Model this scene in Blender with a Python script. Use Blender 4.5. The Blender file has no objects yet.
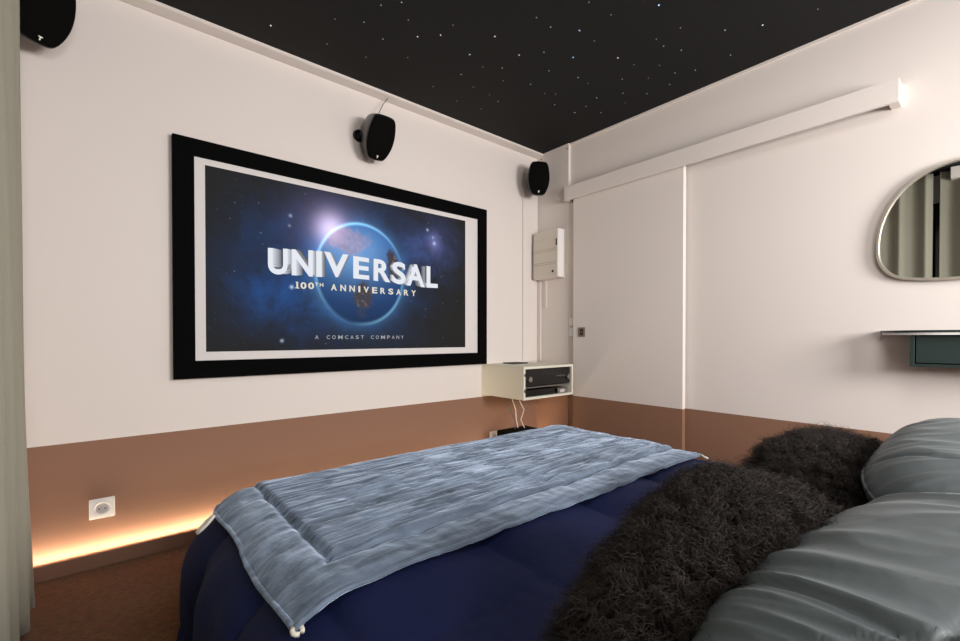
import bpy, bmesh, math, random
import numpy as np
from mathutils import Vector, Matrix, noise

random.seed(7)
rng = np.random.default_rng(7)
PI = math.pi
SC = bpy.context.scene
COL = SC.collection

# ------------------------------------------------------------------ camera
cam_d = bpy.data.cameras.new('camera')
cam = bpy.data.objects.new('camera', cam_d)
COL.objects.link(cam)
cam_d.sensor_width = 36.0
cam_d.lens = 442.2 / 960 * 36
cam_d.shift_y = (341.9 - 320.5) / 960
cam_d.clip_start = 0.02
cam.location = (-2.6678, -2.438, 0.9456)
cam.rotation_euler = (math.radians(90 - 0.58), 0, math.radians(-40.01))
SC.camera = cam

# ------------------------------------------------------------------ light
world = bpy.data.worlds.new('world')
SC.world = world
world.use_nodes = True
world.node_tree.nodes['Background'].inputs[0].default_value = (1.0, 0.95, 0.9, 1)
world.node_tree.nodes['Background'].inputs[1].default_value = 0.05
SC.view_settings.view_transform = 'Standard'
SC.view_settings.look = 'None'
SC.view_settings.exposure = -0.05
SC.view_settings.gamma = 1.0
SC.view_settings.use_curve_mapping = False


def area(name, loc, target, sx, sy, power, col):
    d = bpy.data.lights.new(name, 'AREA')
    d.shape = 'RECTANGLE'
    d.size, d.size_y, d.energy, d.color = sx, sy, power, col
    o = bpy.data.objects.new(name, d)
    COL.objects.link(o)
    o.location = loc
    o.rotation_euler = (Vector(target) - Vector(loc)).to_track_quat('-Z', 'Y').to_euler()
    return o


LAMP = (1.0, 0.975, 0.965)
area('room_lamp_key', (-1.00, -4.20, 1.42), (-1.8, 0.0, 1.40), 1.0, 0.7, 97, LAMP)
area('room_lamp_side', (-2.45, -4.00, 1.50), (-1.0, -0.2, 1.3), 0.8, 0.6, 34, LAMP)
area('room_lamp_ceiling', (-1.35, -2.55, 2.36), (-1.35, -2.3, 0.0), 1.2, 0.6, 13, LAMP)


# ------------------------------------------------------------------ helpers
def col4(c):
    return (c[0], c[1], c[2], 1.0)


def srgb(r, g, b):
    f = lambda v: (v / 255 / 12.92) if v <= 10 else ((v / 255 + 0.055) / 1.055) ** 2.4
    return (f(r), f(g), f(b))


def mat(name, color, rough=0.6, metal=0.0, spec=0.5, bump=None, sheen=0.0, sheen_tint=None, var=None, coat=0.0, emit=None):
    """bump: (scale, strength, distance); var: (scale, amount) multiplies the colour by noise"""
    m = bpy.data.materials.new(name)
    m.use_nodes = True
    nt = m.node_tree
    b = nt.nodes['Principled BSDF']
    b.inputs['Base Color'].default_value = col4(color)
    b.inputs['Roughness'].default_value = rough
    b.inputs['Metallic'].default_value = metal
    b.inputs['Specular IOR Level'].default_value = spec
    b.inputs['Sheen Weight'].default_value = sheen
    if sheen_tint:
        b.inputs['Sheen Tint'].default_value = col4(sheen_tint)
        b.inputs['Sheen Roughness'].default_value = 0.35
    b.inputs['Coat Weight'].default_value = coat
    if emit:
        b.inputs['Emission Color'].default_value = col4(emit[0])
        b.inputs['Emission Strength'].default_value = emit[1]
    tc = nt.nodes.new('ShaderNodeTexCoord')
    if var:
        n = nt.nodes.new('ShaderNodeTexNoise')
        n.inputs['Scale'].default_value = var[0]
        n.inputs['Detail'].default_value = 4
        nt.links.new(tc.outputs['Object'], n.inputs['Vector'])
        mr = nt.nodes.new('ShaderNodeMapRange')
        mr.inputs[1].default_value = 0.25
        mr.inputs[2].default_value = 0.75
        mr.inputs[3].default_value = 1 - var[1]
        mr.inputs[4].default_value = 1 + var[1]
        nt.links.new(n.outputs['Fac'], mr.inputs[0])
        mx = nt.nodes.new('ShaderNodeVectorMath')
        mx.operation = 'SCALE'
        mx.inputs[0].default_value = color
        nt.links.new(mr.outputs[0], mx.inputs['Scale'])
        nt.links.new(mx.outputs[0], b.inputs['Base Color'])
    if bump:
        n = nt.nodes.new('ShaderNodeTexNoise')
        n.inputs['Scale'].default_value = bump[0]
        n.inputs['Detail'].default_value = 5
        nt.links.new(tc.outputs['Object'], n.inputs['Vector'])
        bp = nt.nodes.new('ShaderNodeBump')
        bp.inputs['Strength'].default_value = bump[1]
        bp.inputs['Distance'].default_value = bump[2]
        nt.links.new(n.outputs['Fac'], bp.inputs['Height'])
        nt.links.new(bp.outputs[0], b.inputs['Normal'])
    return m


class MB:
    """collects shapes for ONE mesh object"""

    def __init__(s):
        s.bm = bmesh.new()

    def box(s, x0, x1, y0, y1, z0, z1, bev=0.0):
        x0, x1 = min(x0, x1), max(x0, x1)
        y0, y1 = min(y0, y1), max(y0, y1)
        z0, z1 = min(z0, z1), max(z0, z1)
        t = bmesh.new()
        v = [t.verts.new((x, y, z)) for x in (x0, x1) for y in (y0, y1) for z in (z0, z1)]
        for f in ((0, 1, 3, 2), (4, 6, 7, 5), (0, 4, 5, 1), (2, 3, 7, 6), (0, 2, 6, 4), (1, 5, 7, 3)):
            t.faces.new([v[i] for i in f])
        if bev:
            bmesh.ops.bevel(t, geom=list(t.edges), offset=bev, segments=2, affect='EDGES', profile=0.5)
        s.merge(t)
        return s

    def merge(s, t):
        me = bpy.data.meshes.new('tmp')
        bmesh.ops.recalc_face_normals(t, faces=list(t.faces))
        t.to_mesh(me)
        t.free()
        s.bm.from_mesh(me)
        bpy.data.meshes.remove(me)

    def loft(s, rings, cap=True):
        t = bmesh.new()
        R = [[t.verts.new(p) for p in r] for r in rings]
        n = len(R[0])
        for a, b in zip(R[:-1], R[1:]):
            for i in range(n):
                t.faces.new((a[i], a[(i + 1) % n], b[(i + 1) % n], b[i]))
        if cap:
            t.faces.new(R[0][::-1])
            t.faces.new(R[-1])
        s.merge(t)
        return s

    def cyl(s, p0, p1, r0, r1=None, n=24):
        r1 = r0 if r1 is None else r1
        p0, p1 = Vector(p0), Vector(p1)
        d = (p1 - p0).normalized()
        a = d.orthogonal().normalized()
        b = d.cross(a)
        ring = lambda p, r: [p + a * (r * math.cos(2 * PI * i / n)) + b * (r * math.sin(2 * PI * i / n)) for i in range(n)]
        return s.loft([ring(p0, r0), ring(p1, r1)])

    def tube(s, pts, r, n=8):
        pts = [Vector(p) for p in pts]
        rings = []
        for i, p in enumerate(pts):
            d = (pts[min(i + 1, len(pts) - 1)] - pts[max(i - 1, 0)]).normalized()
            ref = Vector((1, 0, 0)) if abs(d.x) < 0.9 else Vector((0, 1, 0))
            a = d.cross(ref).normalized()
            b = d.cross(a)
            rings.append([p + a * (r * math.cos(2 * PI * k / n)) + b * (r * math.sin(2 * PI * k / n)) for k in range(n)])
        return s.loft(rings)

    def prism(s, outline, f0, f1):
        """outline: 2D points; f0/f1 map a 2D point to 3D for each end"""
        return s.loft([[f0(p) for p in outline], [f1(p) for p in outline]])

    def build(s, name, m, parent=None, smooth=False):
        me = bpy.data.meshes.new(name)
        s.bm.to_mesh(me)
        s.bm.free()
        me.materials.append(m)
        o = bpy.data.objects.new(name, me)
        COL.objects.link(o)
        if parent:
            o.parent = parent
        if smooth:
            me.shade_smooth()
        return o


def smooth_by_angle(o, deg=40):
    me = o.data
    me.shade_smooth()
    me.set_sharp_from_angle(angle=math.radians(deg))
    return o


def grid_mesh(name, P, m, parent=None, wrap_u=False, smooth=True):
    """P: (nu, nv, 3) numpy grid"""
    nu, nv = P.shape[:2]
    idx = np.arange(nu * nv).reshape(nu, nv)
    a = idx if not wrap_u else np.vstack([idx, idx[:1]])
    q = np.stack([a[:-1, :-1], a[1:, :-1], a[1:, 1:], a[:-1, 1:]], -1).reshape(-1, 4)
    me = bpy.data.meshes.new(name)
    me.from_pydata(P.reshape(-1, 3).tolist(), [], q.tolist())
    me.update()
    me.materials.append(m)
    if smooth:
        me.shade_smooth()
    o = bpy.data.objects.new(name, me)
    COL.objects.link(o)
    if parent:
        o.parent = parent
    return o


def empty(name, loc=(0, 0, 0)):
    o = bpy.data.objects.new(name, None)
    COL.objects.link(o)
    o.location = loc
    return o


def tag(o, label, cat, group=None):
    o['label'] = label
    o['category'] = cat
    if group:
        o['group'] = group
    return o


def struct(o):
    o['kind'] = 'structure'
    return o


def world_child(o, parent):
    """parent o, keeping its world-space mesh coordinates"""
    o.parent = parent
    o.matrix_parent_inverse = Matrix.Translation(-Vector(parent.location))
    return o


# ------------------------------------------------------------------ materials
CREAM = (0.755, 0.687, 0.640)
BROWN = (0.265, 0.140, 0.090)


def wall_paint():
    """cream paint above, terracotta paint band below z = 0.517 m"""
    m = mat('wall_paint', CREAM, rough=0.7, spec=0.25)
    nt = m.node_tree
    b = nt.nodes['Principled BSDF']
    g = nt.nodes.new('ShaderNodeNewGeometry')
    sp = nt.nodes.new('ShaderNodeSeparateXYZ')
    nt.links.new(g.outputs['Position'], sp.inputs[0])
    cmp_ = nt.nodes.new('ShaderNodeMath')
    cmp_.operation = 'LESS_THAN'
    cmp_.inputs[1].default_value = 0.517
    nt.links.new(sp.outputs['Z'], cmp_.inputs[0])
    mx = nt.nodes.new('ShaderNodeMix')
    mx.data_type = 'RGBA'
    mx.inputs['A'].default_value = col4(CREAM)
    mx.inputs['B'].default_value = col4(BROWN)
    nt.links.new(cmp_.outputs[0], mx.inputs['Factor'])
    nt.links.new(mx.outputs['Result'], b.inputs['Base Color'])
    n = nt.nodes.new('ShaderNodeTexNoise')
    n.inputs['Scale'].default_value = 140
    nt.links.new(g.outputs['Position'], n.inputs['Vector'])
    bp = nt.nodes.new('ShaderNodeBump')
    bp.inputs['Strength'].default_value = 0.06
    bp.inputs['Distance'].default_value = 0.002
    nt.links.new(n.outputs['Fac'], bp.inputs['Height'])
    nt.links.new(bp.outputs[0], b.inputs['Normal'])
    return m


M_wall = wall_paint()
M_cream = mat('cream_paint', CREAM, rough=0.6, spec=0.3)
M_cream_plain = mat('cream_plaster', CREAM, rough=0.8, spec=0.2)
M_skirt = mat('terracotta_paint', BROWN, rough=0.6)
M_ceiling = mat('black_ceiling_fabric', (0.0062, 0.0064, 0.0066), rough=0.8, spec=0.3)
M_carpet = mat('rust_carpet', (0.175, 0.066, 0.015), rough=1.0, spec=0.1, bump=(160, 0.9, 0.012), var=(45, 0.35), sheen=0.2)
M_black_velvet = mat('black_velvet', (0.0025, 0.0025, 0.0025), rough=0.9, spec=0.05)
M_screen = mat('white_screen_sheet', (0.72, 0.68, 0.66), rough=0.8, spec=0.2)
M_black_plastic = mat('black_plastic', (0.006, 0.006, 0.006), rough=0.3, spec=0.5)
M_grille = mat('black_grille_cloth', (0.0028, 0.0028, 0.0024), rough=0.85, spec=0.06, bump=(900, 0.3, 0.001))
M_white_plastic = mat('white_plastic', (0.82, 0.79, 0.76), rough=0.35)
M_socket_grey = mat('grey_socket_recess', (0.55, 0.52, 0.5), rough=0.5)  # flat grey for the socket well and the module's label plate
M_dark = mat('dark_hole', (0.01, 0.01, 0.01), rough=0.6)
M_steel = mat('brushed_steel', (0.45, 0.43, 0.41), rough=0.3, metal=1.0)
M_bronze = mat('bronze_pull', (0.30, 0.22, 0.18), rough=0.4, metal=0.6)
M_shelfwhite = mat('ivory_laminate', (0.70, 0.68, 0.57), rough=0.5)
M_panelgrey = mat('ivory_plastic', (0.66, 0.60, 0.52), rough=0.4)
M_green = mat('dark_green_lacquer', (0.022, 0.036, 0.033), rough=0.35)
M_mirror = mat('mirror_glass', (0.72, 0.74, 0.72), rough=0.0, metal=1.0)
M_rim = mat('champagne_metal', (0.62, 0.57, 0.49), rough=0.35, metal=0.8)
M_curtain = mat('sage_curtain_cloth', (0.29, 0.275, 0.215), rough=0.85, spec=0.2, bump=(300, 0.3, 0.002), sheen=0.2)
M_wire_white = mat('white_cable', (0.7, 0.66, 0.6), rough=0.5)
M_wire_grey = mat('grey_cable', (0.1, 0.09, 0.08), rough=0.5)
M_led = mat('led_tape', (0.9, 0.8, 0.6), emit=((1.0, 0.83, 0.60), 88.0))
M_loop = mat('cream_ribbon', (0.72, 0.68, 0.58), rough=0.8)


def satin(name, color, rough=0.42):
    m = mat(name, color, rough=rough, spec=0.4, sheen=0.1, sheen_tint=(0.8, 0.88, 0.9), bump=(26, 0.15, 0.010))
    return m


M_satin = satin('grey_green_satin', (0.070, 0.085, 0.088), 0.54)
def velvet():
    """crushed velvet: long streaks of lighter and darker nap, plus crease shade put into the colour"""
    m = mat('blue_grey_velvet', (.13, .17, .215), rough=.7, spec=.2, sheen=.9, sheen_tint=(.66, .80, 1.0), bump=(70, .45, .005))
    nt = m.node_tree
    b = nt.nodes['Principled BSDF']
    b.inputs['Sheen Roughness'].default_value = .45
    tc = nt.nodes.new('ShaderNodeTexCoord')
    fac = None
    for sc_, off in (((2.6, 34, 20), 0), ((6, 56, 30), 3), ((9, 12, 12), 7)):
        mp_ = nt.nodes.new('ShaderNodeMapping')
        mp_.inputs['Scale'].default_value = sc_
        mp_.inputs['Location'].default_value = (off, off, off)
        nt.links.new(tc.outputs['Object'], mp_.inputs['Vector'])
        n = nt.nodes.new('ShaderNodeTexNoise')
        n.inputs['Scale'].default_value = 1.0
        n.inputs['Detail'].default_value = 3
        n.inputs['Distortion'].default_value = .6
        nt.links.new(mp_.outputs[0], n.inputs['Vector'])
        mr = nt.nodes.new('ShaderNodeMapRange')
        mr.inputs[1].default_value, mr.inputs[2].default_value = .32, .62
        mr.inputs[3].default_value, mr.inputs[4].default_value = .70, 1.12  # dark end of the streaks also paints in shade for the creases
        nt.links.new(n.outputs['Fac'], mr.inputs[0])
        if fac is None:
            fac = mr.outputs[0]
        else:
            mu = nt.nodes.new('ShaderNodeMath')
            mu.operation = 'MULTIPLY'
            nt.links.new(fac, mu.inputs[0])
            nt.links.new(mr.outputs[0], mu.inputs[1])
            fac = mu.outputs[0]
    vs = nt.nodes.new('ShaderNodeVectorMath')
    vs.operation = 'SCALE'
    vs.inputs[0].default_value = (.150, .195, .268)
    nt.links.new(fac, vs.inputs['Scale'])
    nt.links.new(vs.outputs[0], b.inputs['Base Color'])
    nt.links.new(fac, b.inputs['Sheen Weight'])
    return m


M_velvet = velvet()
M_navy = mat('navy_cotton', (0.0080, 0.0135, 0.064), rough=0.75, spec=0.2, bump=(22, 0.25, 0.012), sheen=0.04, sheen_tint=(0.5, 0.6, 1.0))
M_fur = mat('dark_brown_fur', (0.024, 0.0175, 0.0142), rough=0.6, spec=0.25)
M_hide = mat('dark_hide', (0.012, 0.010, 0.009), rough=0.9)
M_wood = mat('dark_bed_board', (0.05, 0.04, 0.035), rough=0.6)
M_mattress = mat('white_mattress_cloth', (0.6, 0.6, 0.6), rough=0.9)

# ------------------------------------------------------------------ setting
H = 2.40
XW, YW = -3.08, -4.45       # window side wall, back wall
struct(MB().box(XW - .1, .1, YW - .1, .1, -.06, 0).build('floor', M_carpet))
struct(MB().box(XW - .1, .1, YW - .1, .1, H, H + .06).build('ceiling', M_ceiling))
struct(MB().box(XW - .1, .1, 0, .1, 0, H).build('wall_left', M_wall))
struct(MB().box(0, .1, YW - .1, 0, 0, H).build('wall_right', M_wall))
struct(MB().box(-.022, 0, -.318, 0, 0, H).build('wall_corner', M_wall))          # shallow boxed-out corner
struct(MB().box(XW - .1, .1, YW - .1, YW, 0, H).build('wall_back', M_cream_plain))
struct(MB().box(XW - .1, XW, YW, 0, 0, H).build('wall_curtain_side', M_cream_plain))
# coving along the screen wall: a slim fascia with a rounded lower edge
cov = [(0, H), (0, H - .022), (-.010, H - .023), (-.060, H - .015), (-.064, H - .012), (-.064, H)]
struct(MB().prism(cov, lambda p: (XW, p[0], p[1]), lambda p: (-.022, p[0], p[1])).build('trim_1', M_cream))
# thin bead under the ceiling on the door wall
struct(MB().box(-.010, 0, YW, -.318, H - .012, H).build('trim_2', M_cream))
struct(MB().box(XW, -.022, -.047, -.037, 0, .060, .002).box(XW, -.022, -.0375, 0, 0, .050).build('baseboard_left', M_skirt))
struct(MB().box(-.052, -.022, -.30, -.045, 0, .055, .003).build('baseboard_corner', M_skirt))
# small screw holes by the boxed corner, top
for y in (-.045, -.305):
    o = MB().cyl((-.0222, y, 2.362), (-.0245, y, 2.362), .006, n=12).build('screw_cap', M_bronze)
    tag(o, 'tiny dark screw head high on the boxed corner, ' + ('next to the screen wall' if y > -.1 else 'at its door side'), 'screw', 'screw heads at the ceiling corner')

# LED tape lying on the baseboard
led = MB().box(-2.99, -.07, -.035, -.023, .0503, .0540).build('led_strip', M_led)
tag(led, 'glowing warm LED strip running along the top of the terracotta baseboard', 'light strip')

# ------------------------------------------------------------------ sliding door
door = MB().box(-.050, -.016, -1.198, -.385, .012, 1.97, .0015).build('door_1', M_wall)
struct(door)
fp = MB().box(-.0535, -.050, -.492, -.430, .950, 1.018, .001)
fpull = fp.build('flush_pull', M_bronze, door)
MB().box(-.0545, -.0533, -.476, -.449, .962, 1.006, .0004).build('finger_recess', M_dark, fpull)
MB().cyl((-.0552, -.4625, .984), (-.0540, -.4625, .984), .006, n=14).build('latch_pin', M_bronze, fpull)
# door jamb strip between boxed corner and door
struct(MB().box(-.014, 0, -.392, -.318, 0, 1.95).build('trim_3', M_wall))

rail = empty('sliding_door_rail', (-.04, -1.22, 1.955))
tag(rail, 'long cream box rail covering the track above the sliding door', 'rail')
b = MB().box(-.080, -.064, -2.134, -.325, 1.955, 2.055, .001)
b.box(-.064, 0, -2.100, -.325, 2.040, 2.055)
world_child(b.build('fascia', M_cream), rail)
world_child(MB().box(-.0638, 0, -2.134, -2.1005, 1.955, 2.055, .0008).build('end_cap', M_cream), rail)
world_child(MB().box(-.0635, -.0005, -.345, -.325, 1.955, 2.0395, .001).build('end_cap', M_cream), rail)
world_child(MB().box(-.050, -.018, -2.09, -.35, 1.995, 2.030).build('track', M_dark), rail)

# ------------------------------------------------------------------ switches, sockets
sw = empty('light_switch', (-.014, -.352, 1.02))
tag(sw, 'white two gang switch plate on the jamb left of the sliding door', 'light switch')
for z in (.985, 1.066):
    pl = world_child(MB().box(-.0225, -.0141, -.389, -.321, z - .038, z + .038, .002).build('switch_plate', M_panelgrey), sw)
    MB().box(-.0255, -.0224, -.380, -.330, z - .029, z + .029, .0015).build('rocker', M_white_plastic, pl).matrix_parent_inverse = pl.matrix_parent_inverse @ Matrix.Identity(4)
for pl in list(sw.children):
    for r in pl.children:
        r.matrix_parent_inverse = Matrix.Identity(4)


def socket(cx, cz, label):
    t = empty('wall_socket', (cx, 0, cz))
    tag(t, label, 'socket', 'white wall sockets')
    s = .0415
    pl = MB().box(-s, s, -.010, -.0004, -s, s, .003)
    plate = pl.build('socket_plate', M_white_plastic, t)
    # raised ring with a dished well
    rings = []
    n = 36
    for r, y in ((.031, -.0100), (.030, -.0128), (.026, -.0132), (.0215, -.0108), (.0205, -.0104)):
        rings.append([(r * math.cos(2 * PI * i / n), y, r * math.sin(2 * PI * i / n)) for i in range(n)])
    smooth_by_angle(MB().loft(rings).build('socket_ring', M_white_plastic, t), 30)
    well = MB().cyl((0, -.0101, 0), (0, -.0109, 0), .0205, n=36).build('socket_well', M_socket_grey, t)
    for dx in (-.0095, .0095):
        MB().cyl((dx, -.0108, -.001), (dx, -.0113, -.001), .0028, n=14).build('socket_hole', M_dark, t)
    MB().cyl((0, -.0108, .010), (0, -.0190, .010), .0024, n=14).build('earth_pin', M_steel, t)
    return t


socket(-2.694, .231, 'white round-well wall socket above the glowing strip by the curtain')
socket(-.489, .212, 'white wall socket behind the bed beside the black floor box')

# ------------------------------------------------------------------ projection screen
FX0, FX1, FZ0, FZ1 = -2.445, -.587, .756, 1.8585
MX0, MX1, MZ0, MZ1 = -2.363, -.662, .8373, 1.7816
IX0, IX1, IZ0, IZ1 = -2.3182, -.7717, .8779, 1.7526
IW, IH = IX1 - IX0, IZ1 - IZ0
scr = empty('projection_screen', (-1.516, 0, FZ0))
tag(scr, 'wide black framed projection screen on the left wall showing a globe title card', 'projection screen')
fr = MB()


def frame_ring(y_front, y_back):
    o = [(FX0, FZ0), (FX1, FZ0), (FX1, FZ1), (FX0, FZ1)]
    i = [(MX0, MZ0), (MX1, MZ0), (MX1, MZ1), (MX0, MZ1)]
    t = bmesh.new()
    c = .004
    oc = [(FX0 + c, FZ0 + c), (FX1 - c, FZ0 + c), (FX1 - c, FZ1 - c), (FX0 + c, FZ1 - c)]
    lay = [[t.verts.new((x, y_back, z)) for x, z in o], [t.verts.new((x, y_front + c, z)) for x, z in o],
           [t.verts.new((x, y_front, z)) for x, z in oc], [t.verts.new((x, y_front, z)) for x, z in i],
           [t.verts.new((x, y_back, z)) for x, z in i]]
    for a, b_ in zip(lay, lay[1:] + lay[:1]):
        for k in range(4):
            t.faces.new((a[k], a[(k + 1) % 4], b_[(k + 1) % 4], b_[k]))
    return t


fr.merge(frame_ring(-.040, -.002))
world_child(fr.build('screen_frame', M_black_velvet), scr)
sheet = MB().box(MX0 - .01, MX1 + .01, -.020, -.012, MZ0 - .01, MZ1 + .01).build('screen_sheet', M_screen)
world_child(sheet, scr)


class NX:
    """tiny expression builder on shader math nodes"""
    nt = None

    def __init__(s, sock):
        s.s = sock

    @staticmethod
    def m(op, *a):
        n = NX.nt.nodes.new('ShaderNodeMath')
        n.operation = op
        for i, v in enumerate(a):
            if isinstance(v, NX):
                NX.nt.links.new(v.s, n.inputs[i])
            else:
                n.inputs[i].default_value = v
        return NX(n.outputs[0])

    def __add__(s, o): return NX.m('ADD', s, o)
    def __sub__(s, o): return NX.m('SUBTRACT', s, o)
    def __rsub__(s, o): return NX.m('SUBTRACT', o, s)
    def __mul__(s, o): return NX.m('MULTIPLY', s, o)
    __radd__ = __add__
    __rmul__ = __mul__
    def __truediv__(s, o): return NX.m('DIVIDE', s, o)
    def pow(s, e): return NX.m('POWER', s, e)
    def sq(s): return NX.m('MULTIPLY', s, s)
    def clamp(s): return NX.m('MINIMUM', NX.m('MAXIMUM', s, 0.0), 1.0)
    def exp(s): return NX.m('EXPONENT', s)
    def sqrt(s): return NX.m('SQRT', s)


def gauss(x, y, cx, cy, sx, sy):
    return (((x - cx) / sx).sq() * -1.0 + ((y - cy) / sy).sq() * -1.0).exp()


def picture_material():
    m = bpy.data.materials.new('space_picture')
    m.use_nodes = True
    nt = m.node_tree
    NX.nt = nt
    b = nt.nodes['Principled BSDF']
    tc = nt.nodes.new('ShaderNodeTexCoord')
    sp = nt.nodes.new('ShaderNodeSeparateXYZ')
    nt.links.new(tc.outputs['Object'], sp.inputs[0])
    x, y = NX(sp.outputs['X']), NX(sp.outputs['Z'])      # metres from picture centre

    def noise_(scale, detail=5, rough=0.55, off=(0, 0, 0), stretch=(1, 1, 1), dist=0.0):
        mp = nt.nodes.new('ShaderNodeMapping')
        mp.inputs['Location'].default_value = off
        mp.inputs['Scale'].default_value = stretch
        nt.links.new(tc.outputs['Object'], mp.inputs['Vector'])
        n = nt.nodes.new('ShaderNodeTexNoise')
        n.inputs['Scale'].default_value = scale
        n.inputs['Detail'].default_value = detail
        n.inputs['Roughness'].default_value = rough
        n.inputs['Distortion'].default_value = dist
        nt.links.new(mp.outputs[0], n.inputs['Vector'])
        return NX(n.outputs['Fac'])

    def ramp(v, a, c):
        return ((v - a) / (c - a)).clamp()

    gx, gy, R = GC
    dx, dy = (x - gx) / (R * .93), (y - gy) / (R * 1.0)
    r2 = dx.sq() + dy.sq()
    r = r2.sqrt()
    n1 = noise_(2.6, 6, .62, (3, 1, 2), dist=.4)
    n2 = noise_(6.0, 6, .62, (7, 0, 5), dist=.6)
    cloud = ramp(n1, .30, .72) * 0.65 + ramp(n2, .42, .70) * 0.55
    body = gauss(x, y, gx - .12, gy + .0, .44, .31)
    left = gauss(x, y, -.42, -.17, .24, .12)
    right = gauss(x, y, .48, .20, .22, .17)
    rightdot = gauss(x, y, .515, .255, .045, .06)
    sky = body * (cloud * .95 + .12) + left * cloud * .55 + right * cloud * .45
    glow = gauss(x, y, gx - .185, gy + .232, .075, .080)
    glow2 = gauss(x, y, gx - .175, gy + .240, .19, .17)
    base_r = .0145 + sky * .002 + right * cloud * .05 + glow2 * .09 + rightdot * .10
    base_g = .0138 + sky * .075 + right * cloud * .045 + glow2 * .075 + rightdot * .09
    base_b = .0115 + sky * .300 + right * cloud * .11 + glow2 * .15 + rightdot * .20
    # halo just outside the rim
    halo = ((r - 1.0) * -7.0).exp() * ramp(r, .995, 1.005) * ramp(gauss(x, y, gx - .08, gy + .02, .42, .34), .0, .9)
    base_r = base_r + halo * .05 + glow * .80
    base_g = base_g + halo * .16 + glow * .62
    base_b = base_b + halo * .34 + glow * .85
    # globe
    ins = ramp(r, 1.004, .992)
    up = gauss(x, y, gx - .05, gy + .13, .22, .17)
    side = ramp(dx * -1.0, -1.2, 1.0)
    low = ramp(dy, -1.1, .7)
    g_r = .008 + up * .150 + low * .006
    g_g = .026 + up * .300 + low * .052
    g_b = .075 + up * .46 + low * .22
    # land masses
    ln = noise_(6.5, 8, .65, (1.7, 0, 4.1), dist=.5)
    na = gauss(x, y, gx - .105, gy + .185, .165, .085)
    eu = gauss(x, y, gx + .200, gy + .085, .042, .12)
    sa = gauss(x, y, gx + .000, gy - .145, .062, .095)
    land_na = ramp(ln + na * .42, .66, .80) * ramp(na, .12, .4)
    land_eu = ramp(ln + eu * .45, .62, .76)* ramp(eu, .1, .4)
    land_sa = ramp(ln + sa * .42, .60, .74) * ramp(sa, .1, .4)
    fine = noise_(38, 4, .7)
    dark = (land_eu + land_sa).clamp()
    cities = ramp(fine, .56, .72) * .24
    g_r = g_r * (1.0 - dark) + dark * (.055 + cities)
    g_g = g_g * (1.0 - dark) + dark * (.052 + cities * .66)
    g_b = g_b * (1.0 - dark) + dark * (.070 + cities * .45)
    mot = land_na * (.35 + fine * .9)
    g_r = g_r * (1.0 - land_na * .7) + mot * .34
    g_g = g_g * (1.0 - land_na * .7) + mot * .27
    g_b = g_b * (1.0 - land_na * .7) + mot * .40
    # bright rim
    rim = (((r - .985) / .028).sq() * -1.0).exp()
    ul = ramp(dx * -.55 + dy * .85, -.75, 1.0)
    lr = ramp(dx * .75 - dy * .65, .45, 1.0)
    rimw = rim * (ul.sq() * .75 + lr * .34 + .05)
    g_r = g_r + glow * .40
    g_g = g_g + glow * .24
    g_b = g_b + glow * .30
    R_ = base_r * (1.0 - ins) + g_r * ins + rimw * .34
    G_ = base_g * (1.0 - ins) + g_g * ins + rimw * .78
    B_ = base_b * (1.0 - ins) + g_b * ins + rimw * 1.05

    # stars
    def stars(scale, thr, keep, off):
        mp = nt.nodes.new('ShaderNodeMapping')
        mp.inputs['Location'].default_value = off
        nt.links.new(tc.outputs['Object'], mp.inputs['Vector'])
        v = nt.nodes.new('ShaderNodeTexVoronoi')
        v.voronoi_dimensions = '2D'
        mp.inputs['Rotation'].default_value = (PI / 2, 0, 0)
        v.inputs['Scale'].default_value = scale
        nt.links.new(mp.outputs[0], v.inputs['Vector'])
        s3 = nt.nodes.new('ShaderNodeSeparateColor')
        nt.links.new(v.outputs['Color'], s3.inputs[0])
        on = NX.m('GREATER_THAN', NX(s3.outputs[0]), keep)
        return ramp(NX(v.outputs['Distance']), thr, thr * .2) * on * NX(s3.outputs[1])

    st = (stars(26, .06, .62, (0.3, 0.2, 0)) * .16 + stars(9, .030, .66, (1.3, .7, 0)) * .45) * (1.0 - ins)
    for sx, sy, s_, w in ((.515, .246, .011, .55), (.462, .326, .008, .5), (.505, .283, .008, .35), (-.385, -.105, .009, .7),
                          (-.39, .268, .008, .38), (-.395, .215, .007, .25), (-.435, -.387, .008, .5)):
        st = st + gauss(x, y, sx, sy, s_, s_) * w
    R_ = R_ + st * .62
    G_ = G_ + st * .80
    B_ = B_ + st * 1.0
    cc = nt.nodes.new('ShaderNodeCombineColor')
    for i, c in enumerate((R_, G_, B_)):
        nt.links.new(c.s, cc.inputs[i])
    b.inputs['Base Color'].default_value = (.006, .006, .006, 1)
    b.inputs['Roughness'].default_value = .8
    b.inputs['Specular IOR Level'].default_value = .1
    nt.links.new(cc.outputs[0], b.inputs['Emission Color'])
    b.inputs['Emission Strength'].default_value = 1.0
    return m


def PX(u): return (u - .5) * IW
def PY(v): return (v - .5) * IH


GC = (PX(.506), PY(.499), .294)
pic = MB().box(-IW / 2, IW / 2, -.0205, -.0200, -IH / 2, IH / 2).build('projected_picture', picture_material())
picc = Vector(((IX0 + IX1) / 2, 0, (IZ0 + IZ1) / 2))
pic.parent = scr
pic.location = picc - scr.location

M_let = mat('title_white', (0.02, 0.02, 0.02), rough=.8, spec=.1, emit=((.80, .83, .90), 1.0))
M_let_small = mat('subtitle_cream', (0.02, 0.02, 0.02), rough=.8, spec=.1, emit=((.80, .74, .60), 1.0))
M_let_tiny = mat('caption_grey', (0.02, 0.02, 0.02), rough=.8, spec=.1, emit=((.36, .36, .38), 1.0))


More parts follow.
